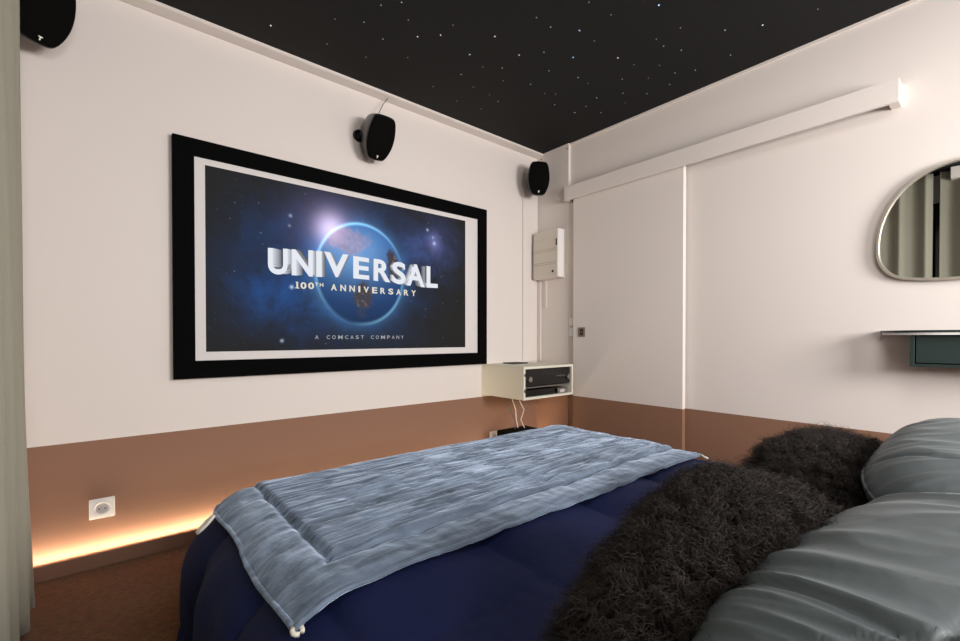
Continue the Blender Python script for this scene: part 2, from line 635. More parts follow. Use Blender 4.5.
def silver_sides():
    m = mat('title_silver_sides', (.02, .02, .02), rough=.8, spec=.1, emit=((.3, .3, .33), 1.0))
    nt = m.node_tree
    a = nt.nodes.new('ShaderNodeAttribute')
    a.attribute_name = 'tone'
    nt.links.new(a.outputs['Color'], nt.nodes['Principled BSDF'].inputs['Emission Color'])
    return m


def glyph(ch, bold):
    """triangles and outline of one letter, normalised to its own box"""
    if ch == '1':
        v = np.array([(.30, .0), (.72, .0), (.72, 1.0), (.30, 1.0), (.0, .0), (1.0, .0), (1.0, .13), (.0, .13), (.05, .84), (.30, .84)])
        return v, [[0, 1, 2, 3], [4, 5, 6, 7], [8, 9, 3]], [], None
    cu = bpy.data.curves.new('tmp', 'FONT')
    cu.body = ch
    cu.offset = bold
    cu.resolution_u = 6
    o = bpy.data.objects.new('tmp', cu)
    COL.objects.link(o)
    bpy.context.view_layer.update()
    me = bpy.data.meshes.new_from_object(o.evaluated_get(bpy.context.evaluated_depsgraph_get()))
    bpy.data.objects.remove(o)
    bpy.data.curves.remove(cu)
    bm = bmesh.new()
    bm.from_mesh(me)
    bpy.data.meshes.remove(me)
    bmesh.ops.remove_doubles(bm, verts=list(bm.verts), dist=1e-5)
    bm.verts.index_update()
    v = np.array([(p.co.x, p.co.y) for p in bm.verts])
    f_ = [[q.index for q in p.verts] for p in bm.faces]
    e = [(p.verts[0].index, p.verts[1].index) for p in bm.edges if len(p.link_faces) == 1]
    bm.free()
    lo, hi = v.min(0), v.max(0)
    return (v - lo) / (hi - lo), f_, e, (hi - lo)


def lettering(name, items, m, y, bold, extrude=None):
    """items: (char, x0, x1, y0, y1, slant) boxes in picture metres"""
    V, F = [], []
    SV, SF, ST = [], [], []
    for k, (ch, x0, x1, y0, y1, y0b, y1b) in enumerate(items):
        v, f_, e, _ = glyph(ch, bold)
        px = x0 + v[:, 0] * (x1 - x0)
        lo = y0 + (y0b - y0) * v[:, 0]
        hi = y1 + (y1b - y1) * v[:, 0]
        pz = lo + v[:, 1] * (hi - lo)
        n0 = len(V)
        V += [(a, y, c) for a, c in zip(px, pz)]
        F += [[n0 + i for i in q] for q in f_]
        if extrude:
            vx, vz, s = extrude
            for i, (a, c) in enumerate(e):
                A, B = (px[a], pz[a]), (px[c], pz[c])
                A2 = (A[0] + (vx - A[0]) * s[0], A[1] + (vz - A[1]) * s[1])
                B2 = (B[0] + (vx - B[0]) * s[0], B[1] + (vz - B[1]) * s[1])
                yy = y + .00022 - (i % 37) * 3e-6
                n1 = len(SV)
                SV += [(A[0], yy, A[1]), (B[0], yy, B[1]), (B2[0], yy, B2[1]), (A2[0], yy, A2[1])]
                SF.append([n1, n1 + 1, n1 + 2, n1 + 3])
                ang = math.atan2(B[1] - A[1], B[0] - A[0])
                t = .10 + .30 * abs(math.sin(ang + .5)) + .30 * (abs(math.cos(ang * 2.3 + k)) ** 3)
                ST.append(t)
    me = bpy.data.meshes.new(name)
    me.from_pydata(V, [], F)
    me.materials.append(m)
    o = bpy.data.objects.new(name, me)
    COL.objects.link(o)
    o.parent = pic
    if extrude:
        me = bpy.data.meshes.new('title_sides')
        me.from_pydata(SV, [], SF)
        at = me.color_attributes.new('tone', 'FLOAT_COLOR', 'CORNER')
        for p in me.polygons:
            t = ST[p.index]
            for q, li in enumerate(p.loop_indices):
                tt = t * (1.25 if q < 2 else .22)
                at.data[li].color = (tt * .92, tt * .96, tt * 1.08, 1)
        me.materials.append(silver_sides())
        so = bpy.data.objects.new('title_sides', me)
        COL.objects.link(so)
        so.parent = pic
    return o


T = []
for ch, u0, u1, b0, b1, t0, t1 in (
        ('U', .176, .238, .447, .449, .598, .606), ('N', .251, .322, .451, .453, .607, .615), ('I', .334, .354, .455, .456, .616, .618),
        ('V', .362, .452, .462, .464, .618, .616), ('E', .471, .535, .466, .465, .613, .610), ('R', .554, .625, .463, .460, .612, .608),
        ('S', .634, .694, .455, .452, .612, .608), ('A', .697, .785, .450, .446, .609, .606), ('L', .794, .850, .446, .450, .606, .602)):
    T.append((ch, PX(u0), PX(u1), PY(b0), PY(t0), PY(b1), PY(t1)))
lettering('title_lettering', T, M_let, -.0214, .028, (PX(.50), PY(.53), (.090, .075)))


def spaced(text, u0, u1, v0, v1, bold, cw=None, gaps=None):
    out = []
    wts = []
    for ch in text:
        if ch == ' ':
            wts.append(1.0)
        elif ch in 'I1':
            wts.append(.62)
        elif ch == 'M':
            wts.append(1.35)
        else:
            wts.append(1.0)
    tot = sum(wts)
    x = u0
    for ch, w in zip(text, wts):
        wd = w / tot * (u1 - u0)
        if ch != ' ':
            ink = wd * (.62 if ch not in 'I1' else .36)
            m0 = x + (wd - ink) / 2
            out.append((ch, PX(m0), PX(m0 + ink), PY(v0), PY(v1), PY(v0), PY(v1)))
        x += wd
    return out


S = []
for ch, u0, u1, v0 in (('1', .262, .276, .374), ('0', .280, .300, .374), ('0', .306, .326, .376)):
    S.append((ch, PX(u0), PX(u1), PY(v0), PY(v0 + .040), PY(v0), PY(v0 + .040)))
for ch, u0, u1 in (('T', .330, .341), ('H', .346, .359)):
    S.append((ch, PX(u0), PX(u1), PY(.396), PY(.418), PY(.396), PY(.418)))
S += spaced('ANNIVERSARY', .380, .748, .377, .418, .02)
lettering('subtitle_lettering', S, M_let_small, -.0214, .03)
lettering('caption_lettering', spaced('A COMCAST COMPANY', .325, .688, .067, .091, .0), M_let_tiny, -.0214, .012)

# ------------------------------------------------------------------ loudspeakers
def speaker(loc, yaw, pitch, roll, label, wall_pt, grey=False):
    t = empty('loudspeaker', loc)
    tag(t, label, 'loudspeaker', 'black wall loudspeakers around the screen')
    n = 64

    def outline(s, zs=1.0):
        pts = []
        hz, hw = .122 * zs, .083
        prof = []
        for i in range(n):
            a = 2 * PI * i / n
            # rounded rectangle parameter
            c, sn = math.cos(a), math.sin(a)
            p = 13.0
            k = (abs(c) ** p + abs(sn) ** p) ** (-1 / p)
            u, v = c * k, sn * k
            w = hw * (1 - .27 * v * v - .13 * max(-v, 0) ** 2)
            pts.append((u * w * s, v * (hz * (1 - .055 * u * u)) * s))
        return pts

    rings = []
    for s, y in ((.50, .150), (.66, .148), (.80, .120), (.92, .07), (.99, .02), (1.0, .004), (.985, -.004), (.95, -.008)):
        rings.append([(p[0], y, p[1]) for p in outline(s)])
    cab = smooth_by_angle(MB().loft(rings).build('cabinet', M_black_plastic, t), 35)
    rings = [[(p[0], y, p[1]) for p in outline(s)] for s, y in ((.95, -.0075), (.945, -.0115), (.90, -.0145), (.5, -.0165))]
    gr = smooth_by_angle(MB().loft(rings).build('grille', M_grille, t), 50)
    em = MB()
    em.prism([(-.006, .006), (.006, .006), (.0065, .003), (.002, .002), (.0015, -.008), (-.002, -.008), (-.002, .002), (-.0065, .003)],
             lambda p: (p[0], -.0160, p[1] - .096), lambda p: (p[0], -.0185, p[1] - .096))
    em.build('emblem', M_white_plastic, gr)
    t.rotation_euler = (pitch, roll, yaw)
    # bracket: disc on the wall and a short arm, in world space then brought under the speaker
    bpy.context.view_layer.update()
    inv = t.matrix_world.inverted()
    wp = Vector(wall_pt[0])
    nn = Vector(wall_pt[1])
    m_ = MB().cyl(wp + nn * .0006, wp + nn * .014, .036, .033, n=32)
    m_.cyl(wp + nn * .014, wp + nn * .022, .020, .017, n=24)
    back = t.matrix_world @ Vector((0, .140, 0))
    m_.tube([wp + nn * .015, wp + nn * .04, (wp + nn * .04).lerp(back, .5), back], .011, 12)
    br = smooth_by_angle(m_.build('wall_bracket', M_black_plastic), 40)
    br.parent = t
    br.matrix_parent_inverse = inv
    return t


speaker((-1.488, -.160, 2.066), .0, math.radians(33), 0, 'black loudspeaker on the wall above the middle of the screen', ((-1.545, 0, 2.118), (0, -1, 0)))
speaker((-.210, -.190, 2.128), math.radians(-34), math.radians(10), 0, 'black loudspeaker in the room corner above the white fuse panel', ((-.10, 0, 2.15), (0, -1, 0)))
speaker((-2.836, -.190, 2.130), math.radians(30), math.radians(30), 0, 'black loudspeaker at the top left beside the curtain', ((-2.87, 0, 2.20), (0, -1, 0)))
wire = MB().tube([(-1.470, -.098, 2.222), (-1.450, -.075, 2.262), (-1.415, -.050, 2.325), (-1.372, -.034, 2.3835)], .0022, 6).build('speaker_cable', M_wire_grey)
tag(wire, 'thin grey cable from the ceiling edge down to the middle loudspeaker', 'cable')

# ------------------------------------------------------------------ fuse panel and trunking in the corner
fus = empty('fuse_panel', (-.022, -.15, 1.40))
tag(fus, 'ivory plastic electrical fuse panel with hinged lid on the boxed corner', 'fuse panel')
world_child(MB().box(-.034, -.0225, -.292, -.018, 1.392, 1.768, .003).build('back_plate', M_panelgrey), fus)
world_child(MB().box(-.098, -.034, -.286, -.034, 1.400, 1.762, .004).build('panel_body', M_white_plastic), fus)
lid = world_child(MB().box(-.106, -.098, -.282, -.038, 1.404, 1.690, .003).build('panel_lid', M_panelgrey), fus)
world_child(MB().box(-.104, -.098, -.282, -.038, 1.697, 1.758, .002).build('panel_top_strip', M_panelgrey), fus)
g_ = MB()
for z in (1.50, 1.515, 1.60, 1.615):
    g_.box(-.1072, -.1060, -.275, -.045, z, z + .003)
world_child(g_.build('lid_rib', mat('dark_rib_plastic', (.33, .28, .23), rough=.5)), fus)  # ribs in a darker tone than the lid
world_child(MB().box(-.1095, -.106, -.279, -.268, 1.635, 1.685, .001).build('lid_latch', M_dark), fus)
world_child(MB().cyl((-.106, -.238, 1.445), (-.110, -.238, 1.445), .009, n=16).build('panel_lock', M_dark), fus)
world_child(MB().cyl((-.106, -.268, 1.425), (-.109, -.268, 1.425), .005, n=16).build('panel_screw', M_steel), fus)

tr = MB().box(-.19, -.024, -.010, -.0005, .76, 2.105, .002).build('cable_trunking', M_cream)
tag(tr, 'flat cream cable trunking running up the wall behind the corner loudspeaker', 'cable trunking')
tr = MB().box(-.034, -.0225, -.050, -.012, .76, 1.39, .002).build('cable_trunking', M_cream)
tag(tr, 'narrow cream cable trunking dropping from the fuse panel to the white wall unit', 'cable trunking')
tr = MB().box(-.031, -.0225, -.110, -.085, 1.18, 1.39, .002).build('cable_conduit', M_cream)
tag(tr, 'short thin cream conduit ending below the fuse panel', 'conduit')

# ------------------------------------------------------------------ white wall unit with receiver
X0, X1, YF, Z0, Z1 = -.608, -.100, -.425, .535, .753
un = empty('wall_unit', ((X0 + X1) / 2, 0, Z0))
tag(un, 'small ivory open-fronted wall unit mounted in the corner under the fuse panel', 'wall unit')
t_ = .016
b = MB().box(X0, X1, YF, -.0005, Z1 - t_, Z1, .001)
world_child(b.build('top_panel', M_shelfwhite), un)
world_child(MB().box(X0, X1, YF, -.0005, Z0, Z0 + t_, .001).build('bottom_panel', M_shelfwhite), un)
for a in (X0, X1 - t_):
    world_child(MB().box(a, a + t_, YF, -.0005, Z0 + t_, Z1 - t_, .0005).build('side_panel', M_shelfwhite), un)
world_child(MB().box(X0 + t_, X1 - t_, -.02, -.0005, Z0 + t_, Z1 - t_).build('back_panel', M_shelfwhite), un)
world_child(MB().box(X0 + t_, X1 - t_, YF + .015, -.02, .608, .616).build('inner_shelf', M_steel), un)
for z in (.585, .690):
    world_child(MB().box(X0 + .006, X0 + .024, YF - .004, YF + .016, z, z + .018, .001).build('hinge', M_dark), un)

rc = empty('av_receiver', (-.32, -.2, .616))
tag(rc, 'black audio receiver with silver knobs inside the ivory wall unit', 'receiver')
world_child(MB().box(-.575, -.1215, -.405, -.04, .624, .731, .003).build('casing', M_black_plastic), rc)
world_child(MB().box(-.578, -.1205, -.413, -.4051, .620, .734, .003).build('front_panel', M_black_plastic), rc)
for x in (-.545, -.150):
    world_child(MB().cyl((x, -.4132, .668), (x, -.428, .668), .020, .018, n=28).build('knob', M_steel), rc)
world_child(MB().box(-.42, -.24, -.4140, -.4131, .690, .716).build('display', M_dark), rc)
for i in range(7):
    x = -.27 + i * .013
    world_child(MB().box(x, x + .007, -.4155, -.4131, .676 - .002 * (i % 2), .682, .0005).build('button', M_steel), rc)
for x in (-.54, -.13):
    for y in (-.38, -.08):
        world_child(MB().cyl((x, y, .6161), (x, y, .6245), .012, n=14).build('foot', M_dark), rc)

mp = empty('media_player', (-.33, -.2, .551))
tag(mp, 'slim black box under the receiver in the ivory wall unit', 'media player')
world_child(MB().box(-.560, -.275, -.405, -.12, .5515, .594, .003).build('casing', M_black_plastic), mp)
np_ = empty('amplifier_module', (-.2, -.3, .551))
tag(np_, 'small silver module at the lower right inside the ivory wall unit', 'module')
world_child(MB().box(-.262, -.150, -.420, -.20, .5515, .590, .002).build('casing', M_steel), np_)
world_child(MB().box(-.240, -.190, -.4215, -.4201, .560, .580).build('label_plate', M_socket_grey), np_)

# slim device lying on top of the unit
o = MB().box(-.440, -.290, -.16, -.045, .7532, .761, .002).build('tablet', M_dark)
tag(o, 'thin dark flat device lying on top of the ivory wall unit', 'device')
# cables below the unit
for i, (x, y, m_, lb) in enumerate(((-.470, -.13, M_wire_grey, 'dark cable hanging below the wall unit, leftmost of the three'),
                                    (-.430, -.12, M_wire_white, 'white cable hanging below the wall unit, middle of the three'),
                                    (-.395, -.15, M_wire_white, 'white cable hanging below the wall unit, rightmost of the three'))):
    pts = [(x, y, .535), (x + .004 * (i + 1), y - .01, .49), (x + .02 * (i - .4), y - .04, .42), (x + .008 - .02 * i, y - .07, .36), (x - .01, y - .085, .303)]
    o = MB().tube(pts, .0036, 8).build('hanging_cable', m_)
    tag(o, lb, 'cable', 'cables below the wall unit')
sub = empty('floor_box', (-.47, -.3, 0))
tag(sub, 'black box standing on the floor beneath the ivory wall unit', 'subwoofer')
world_child(MB().box(-.612, -.335, -.425, -.170, .015, .302, .004).build('casing', M_grille), sub)
for x in (-.59, -.357):
    for y in (-.405, -.19):
        world_child(MB().cyl((x, y, 0), (x, y, .016), .013, n=14).build('foot', M_dark), sub)

# ------------------------------------------------------------------ mirror and shelf on the right wall
def catmull(P, n=14):
    P = [Vector((p[0], p[1])) for p in P]
    out = []
    k = len(P)
    for i in range(k):
        p0, p1, p2, p3 = P[i - 1], P[i], P[(i + 1) % k], P[(i + 2) % k]
        for j in range(n):
            t = j / n
            out.append(.5 * ((2 * p1) + (p2 - p0) * t + (2 * p0 - 5 * p1 + 4 * p2 - p3) * t * t + (3 * p1 - p0 - 3 * p2 + p3) * t ** 3))
    return out


mo = catmull([(-2.056, 1.340), (-2.068, 1.268), (-2.110, 1.214), (-2.185, 1.190), (-2.32, 1.182), (-2.50, 1.190), (-2.66, 1.225), (-2.75, 1.32),
              (-2.755, 1.44), (-2.68, 1.56), (-2.56, 1.635), (-2.42, 1.672), (-2.31, 1.675), (-2.225, 1.655), (-2.150, 1.604), (-2.098, 1.530), (-2.066, 1.440)])
mc = sum(mo, Vector((0, 0))) / len(mo)


def inset(P, d):
    out = []
    k = len(P)
    for i in range(k):
        t = (P[(i + 1) % k] - P[i - 1]).normalized()
        nrm = Vector((-t.y, t.x))
        if nrm.dot(mc - P[i]) < 0:
            nrm = -nrm
        out.append(P[i] + nrm * d)
    return out


mir = empty('wall_mirror', (0, mc.x, mc.y))
tag(mir, 'pebble shaped mirror with pale metal rim on the right wall', 'mirror')
rings = [[(x, p.x, p.y) for p in inset(mo, d)] for d, x in ((.004, -.001), (0, -.004), (0, -.022), (.003, -.026), (.009, -.026), (.012, -.022), (.012, -.014))]
smooth_by_angle(world_child(MB().loft(rings, cap=False).build('mirror_rim', M_rim), mir), 35)
world_child(MB().loft([[(x, p.x, p.y) for p in inset(mo, .0115)] for x in (-.002, -.016)]).build('mirror_glass', M_mirror), mir)

shf = empty('wall_shelf', (0, -2.45, .83))
tag(shf, 'dark green floating wall shelf with rounded top and box below the mirror', 'shelf')


def shelf_outline(y0, y1, d, r):
    pts = [(0, y0)]
    for i in range(13):
        a = PI / 2 * i / 12
        pts.append((-r[0] * math.sin(a), y0 - r[1] * (1 - math.cos(a))))
    for i in range(13):
        a = PI / 2 * (1 - i / 12)
        pts.append((-r[0] * math.sin(a), y1 + r[1] * (1 - math.cos(a))))
    pts.append((0, y1))
    q = []
    for p in pts:
        if not q or (abs(q[-1][0] - p[0]) + abs(q[-1][1] - p[1])) > 1e-5:
            q.append(p)
    return q


so = shelf_outline(-2.073, -2.86, .16, (.16, .20))
world_child(MB().prism(so, lambda p: (p[0] - .0005, p[1], .9665), lambda p: (p[0] - .0005, p[1], .975)).build('shelf_top', M_green), shf)
so2 = shelf_outline(-2.077, -2.855, .15, (.156, .197))
world_child(MB().prism(so2, lambda p: (p[0] - .0005, p[1], .956), lambda p: (p[0] - .0005, p[1], .9663)).build('underside_panel', M_white_plastic), shf)
bx_ = MB().box(-.130, -.0005, -2.194, -2.180, .826, .9558, .001)
bx_.box(-.130, -.0005, -2.76, -2.746, .826, .9558, .001)
bx_.box(-.130, -.0005, -2.746, -2.194, .826, .838)
bx_.box(-.012, -.0005, -2.746, -2.194, .838, .9558)
world_child(bx_.build('shelf_box', M_green), shf)
world_child(MB().box(-.124, -.110, -2.742, -2.198, .842, .952, .001).build('drawer_front', M_green), shf)

# ------------------------------------------------------------------ curtains on the window side
def curtain(y0, y1, label, amp=.035, lam=.17, ph=0.0, xc=-2.922):
    ny, nz = int(abs(y1 - y0) / .008), 40
    P = np.zeros((ny, nz, 3))
    for i in range(ny):
        s = i / (ny - 1)
        y = y0 + (y1 - y0) * s
        for k in range(nz):
            zt = k / (nz - 1)
            z = .012 + (2.385 - .012) * zt
            w = 2 * PI * (y - y0) / lam + ph + .5 * noise.noise((y * 2.2, z * .3, 3.1))
            a = amp * (1 - .25 * zt + .25 * noise.noise((y * 4, z * .7, 1.0)))
            P[i, k] = (xc + .016 * (1 - zt) ** 2 + a * math.sin(w) + .006 * noise.noise((y * 9, z * 1.1, 7)), y + .012 * math.cos(w) * (1 - s * 0), z)
    o = grid_mesh('curtain', P, M_curtain)
    md = o.modifiers.new('thick', 'SOLIDIFY')
    md.thickness = .004
    tag(o, label, 'curtain', 'sage curtains on the window side')
    return o


curtain(-.285, -2.020, 'sage green full-height curtain hanging at the left edge beside the screen wall', ph=1.2)
curtain(-2.065, -3.22, 'sage green curtain seen in the mirror beyond the dark gap', ph=.3)
win = MB().box(XW + .0005, XW + .02, -2.6, -1.4, .9, 2.15, .004).build('window_1', mat('night_window_glass', (.004, .004, .005), rough=.08))
struct(win)
pel = MB().box(XW + .001, -2.86, -3.40, -2.12, 2.30, 2.395, .002).build('trim_4', M_cream)
struct(pel)

# ------------------------------------------------------------------ bed
bed = empty('bed', (-1.65, -2.0, 0))
tag(bed, 'double bed with dark base under the navy duvet', 'bed')
bw = (-2.32, -.95)
world_child(MB().box(bw[0], bw[1], -3.02, -1.03, .09, .24, .01).build('bed_base', M_wood), bed)
world_child(MB().box(bw[0] + .01, bw[1] - .01, -3.01, -1.04, .241, .420, .04).build('mattress', M_mattress), bed)
for x in (bw[0] + .08, bw[1] - .08):
    for y in (-2.94, -1.12):
        world_child(MB().cyl((x, y, 0), (x, y, .09), .022, .028, n=16).build('leg', M_wood), bed)
world_child(MB().box(bw[0] - .03, bw[1] + .03, -3.10, -3.025, .05, .84, .02).build('headboard', M_wood), bed)

BT = .472


def fold_h(d, r, flare, tuck):
    """overflow distance -> outward offset and drop"""
    q = r * PI / 2
    out = np.where(d < q, r * np.sin(np.clip(d, 0, q) / r), r + flare * (d - q) - tuck * np.clip(d - q - .10, 0, None) ** 2)
    drop = np.where(d < q, r * (1 - np.cos(np.clip(d, 0, q) / r)), r + (d - q))
    return out, drop


CX, WX, YFOOT, YHEAD, RR = -1.635, .690, -1.025, -3.02, .180


def bed_surface(qx, qy):
    """flat cloth coordinates -> 3D base surface that drapes over foot and both sides"""
    ox = np.clip(np.abs(qx - CX) - WX, 0, None)
    oy = np.clip(qy - YFOOT, 0, None)
    sx = np.sign(qx - CX)
    cx = np.where(ox > 0, CX + sx * WX, qx)
    cy = np.where(oy > 0, YFOOT, qy)
    d = (ox ** 4 + oy ** 4) ** .25
    nn = np.sqrt(ox ** 2 + oy ** 2) + 1e-9
    nx, ny = sx * ox / nn, oy / nn
    g, h = fold_h(d, RR, .10, .9)
    crown = .010 * np.clip(1 - ((qx - CX) / .75) ** 2, 0, 1) * np.clip((YFOOT + .10 - qy) / .4, 0, 1)
    return np.stack([cx + nx * g, cy + ny * g, BT + crown - h], -1)


def normals(P):
    du = np.gradient(P, axis=0)
    dv = np.gradient(P, axis=1)
    n = np.cross(du, dv)
    n /= np.linalg.norm(n, axis=-1, keepdims=True) + 1e-12
    return n


def nz3(X, Y, Z):
    f_ = np.vectorize(lambda a, b_, c: noise.noise((a, b_, c)), otypes=[float])
    return f_(X, Y, Z)


# navy duvet with quilted squares
U, V_ = np.meshgrid(np.linspace(CX - WX - .53, CX + WX + .53, 250), np.linspace(YHEAD, YFOOT + .53, 250), indexing='ij')
P = bed_surface(U, V_)
N = normals(P)
seam = .36


def groove(t, w):
    d = np.abs((t / seam + .5) % 1.0 - .5) * seam
    return np.exp(-(d / w) ** 2), d


gu, du_ = groove(U - CX + .02, .016)
gv, dv_ = groove(V_ + 1.86, .016)
puff = .020 * np.sqrt(np.clip(np.sin(PI * du_ / seam) * np.sin(PI * dv_ / seam), 0, 1))
wr = .010 * nz3(U * 3.0, V_ * 3.0, U * 0 + 2) + .004 * nz3(U * 9, V_ * 9, U * 0 + 5) + .006 * gv * nz3(U * 22, V_ * 5, U * 0 + 1)
hang = np.clip((BT - .06 - P[..., 2]) / .25, 0, 1)
ang = np.where(np.abs(U - CX) - WX > V_ - YFOOT, V_, U)
fold = .016 * hang * np.sin(ang * 24 + 2.0 * nz3(ang * 3, U * 0, U * 0))
duv = P + N * (puff + wr + fold - .010)[..., None]
duv[..., 2] = np.maximum(duv[..., 2], .012)
o = grid_mesh('duvet', duv, M_navy)
tag(o, 'navy blue quilted duvet spread over the whole bed', 'duvet')

# blue grey velvet throw across the foot of the bed
TX0, TX1, TY0, TY1 = CX - WX - .110, CX + WX + .030, -1.685, YFOOT + .170
nu, nv = 420, 240
su, sv = np.meshgrid(np.linspace(0, 1, nu), np.linspace(0, 1, nv), indexing='ij')
U = TX0 + (TX1 - TX0) * su
V_ = TY0 + (TY1 - TY0) * sv
# the near hem is not perfectly straight
V_ = V_ + (1 - sv) * (.008 * np.sin(U * 5.1 + .6) + .003 * np.sin(U * 13))
U = U + (1 - su) * (.005 * np.sin(V_ * 14))
P = bed_surface(U, V_)
N = normals(P)
eu0, eu1 = (U - TX0), (TX1 - U)
ev0, ev1 = sv * (TY1 - TY0), (1 - sv) * (TY1 - TY0)
B_ = .105
inner = (eu0 > B_) & (ev0 > B_)
seamd = np.minimum.reduce([np.where(ev0 > B_ - .01, np.abs(eu0 - B_), 9), np.where(eu0 > B_ - .01, np.abs(ev0 - B_), 9)])
ridge = lambda n_: 1 - np.abs(n_) * 2.2
c1 = nz3(U * 2.6 + .4 * V_, V_ * 24 + .25 * np.sin(U * 7), U * 0 + 1.0)
c2 = nz3(U * 6.0, V_ * 46, U * 0 + 4.0)
c3 = nz3(U * 13.0, V_ * 13, U * 0 + 7.0)
c4 = nz3(U * 2.6, V_ * 6, U * 0 + 9.0)
wv = np.clip(.55 + 1.3 * nz3(U * 6, V_ * 9, U * 0 + 12), 0, 1)
cr = .007 - .0095 * wv * np.exp(-(c1 / .085) ** 2) - .0045 * np.exp(-(c2 / .11) ** 2) + .0022 * c3 + .005 * c4 + .002 * c2
bd = .0065 * nz3(U * 12, V_ * 12, U * 0 + 3) + .003 * nz3(U * 34, V_ * 34, U * 0 + 6)
edge = np.minimum.reduce([eu0, eu1, ev0, ev1])
h = np.where(inner, cr, bd) - .011 * np.exp(-(seamd / .009) ** 2)
h = .030 + h + .010 * np.sqrt(np.clip(edge / .05, 0, 1)) - .010
thr = P + N * h[..., None]
throw = grid_mesh('throw_blanket', thr, M_velvet)
md = throw.modifiers.new('thick', 'SOLIDIFY')
md.thickness = .014
md.offset = -1
tag(throw, 'crinkled blue grey velvet quilted throw laid across the foot of the bed', 'throw blanket')
# cord piping along hem, and cream corner loops
per = np.concatenate([thr[:, 0], thr[-1, 1:], thr[-2::-1, -1], thr[0, -2:0:-1]])
per = per[::4]
hem = MB().tube([tuple(p) for p in per] + [tuple(per[0])], .0055, 7).build('hem_piping', M_velvet, throw, smooth=True)


def loop(p, d, L):
    p = Vector(p)
    d = Vector(d).normalized()
    s = d.cross(Vector((0, 0, 1)))
    s = s.normalized() if s.length > .01 else Vector((0, 1, 0))
    m_ = MB()
    for sg in (-1, 1):
        pts = [p + d * (L * t) + s * (sg * .006 * math.sin(PI * t) + sg * .003) for t in (0, .25, .5, .75, 1.0)]
        m_.tube([tuple(q) for q in pts], .0042, 7)
    return m_.build('corner_loop', M_loop, throw, smooth=True)


loop(Vector(thr[0, -60]) + Vector((-.009, 0, .010)), (-.75, -.1, -.66), .055)
loop(Vector(thr[0, 0]) + Vector((0, 0, .004)), (.3, -.6, -.25), .016)
loop(thr[-1, 0], (.6, -.5, -.4), .03)


# ------------------------------------------------------------------ pillows
def pillow_points(w, hgt, thick, n=150, p=3.2):
    """closed pillow half: grid parameters, plan position and half thickness (rounded corners)"""
    a = np.linspace(-1, 1, n)
    A, B = np.meshgrid(a, a, indexing='ij')
    k = np.maximum(np.abs(A), np.abs(B))
    q = (np.abs(A) ** p + np.abs(B) ** p) ** (1 / p) + 1e-9
    ks = np.sin(k * PI / 2)
    X, Y = A * ks / q, B * ks / q
    prof = np.sqrt(np.clip(1 - ks ** 2.2, 0, 1)) ** 1.1
    return A, B, X * w / 2, Y * hgt / 2, prof * thick / 2


def satin_pillow(label, loc, rot, w, hgt, thick, seed, group):
    t = empty('pillow', loc)
    tag(t, label, 'pillow', group)
    t.rotation_euler = rot
    n = 190
    X, Y, px, py, pr = pillow_points(w, hgt, thick, n)
    rim = np.clip(1 - np.maximum(np.abs(X), np.abs(Y)), 0, 1)
    # wrinkles: long soft folds that fan from the edges
    A = nz3(px * 3 + seed, py * 3, px * 0 + 1.5)
    wx = px + .10 * A
    wy = py + .10 * nz3(px * 3, py * 3 + seed, px * 0 + 8)
    f1 = nz3(wx * 13 + wy * 6 + seed, wy * 3.6, px * 0)
    f2 = nz3(wx * 27 + wy * 14 + seed, wy * 7, px * 0 + 3)
    f3 = nz3(wx * 2.4 + seed, wy * 4, px * 0 + 6)
    rdg = lambda v: 1 - np.abs(v) * 2.4
    dent = .0082 * rdg(f1) + .0030 * rdg(f2) + .013 * f3
    # pucker along seam
    th = np.arctan2(Y, X)
    puck = .006 * np.sin(th * 60 + 4 * A) * np.exp(-(rim / .10) ** 2) * np.clip(rim / .02, 0, 1)
    # stitched quilting line across the face
    s1 = np.exp(-((px + .165 + .02 * A) / .006) ** 2) + np.exp(-((py - .10 + .05 * px + .02 * A) / .005) ** 2) * .8
    env = np.clip(pr / (thick * .18), 0, 1)
    zt = pr + env * (dent - .007 * s1) + puck
    zb = -pr + env * dent * .6
    top = np.stack([px, py, zt], -1)
    bot = np.stack([px, py, zb], -1)
    nn = n * n
    idx = np.arange(nn).reshape(n, n)
    q1 = np.stack([idx[:-1, :-1], idx[1:, :-1], idx[1:, 1:], idx[:-1, 1:]], -1).reshape(-1, 4)
    q2 = q1[:, ::-1] + nn
    me = bpy.data.meshes.new('pillow_cover')
    me.from_pydata(np.concatenate([top.reshape(-1, 3), bot.reshape(-1, 3)]).tolist(), [], np.concatenate([q1, q2]).tolist())
    bm = bmesh.new()
    bm.from_mesh(me)
    bmesh.ops.remove_doubles(bm, verts=list(bm.verts), dist=1e-5)
    bm.to_mesh(me)
    bm.free()
    me.materials.append(M_satin)
    me.shade_smooth()
    o = bpy.data.objects.new('pillow_cover', me)
    COL.objects.link(o)
    o.parent = t
    k = np.concatenate([top[:, 0], top[-1, 1:], top[-2::-1, -1], top[0, -2:0:-1]])[::3]
    MB().tube([tuple(p) for p in k] + [tuple(k[0])], .0035, 6).build('piping', M_satin, t, smooth=True)
    return t


G = 'grey green satin pillows at the head of the bed'
satin_pillow('large glossy grey green satin pillow nearest the camera', (-1.950, -2.512, .577), (math.radians(10.65), math.radians(-5.66), math.radians(-10.4)), .815, .576, .228, 1.3, G)
satin_pillow('glossy grey green satin pillow behind the nearer one, under the mirror', (-1.285, -2.534, .594), (math.radians(15.4), math.radians(-5), math.radians(-1.6)), .72, .607, .25, 5.7, G)


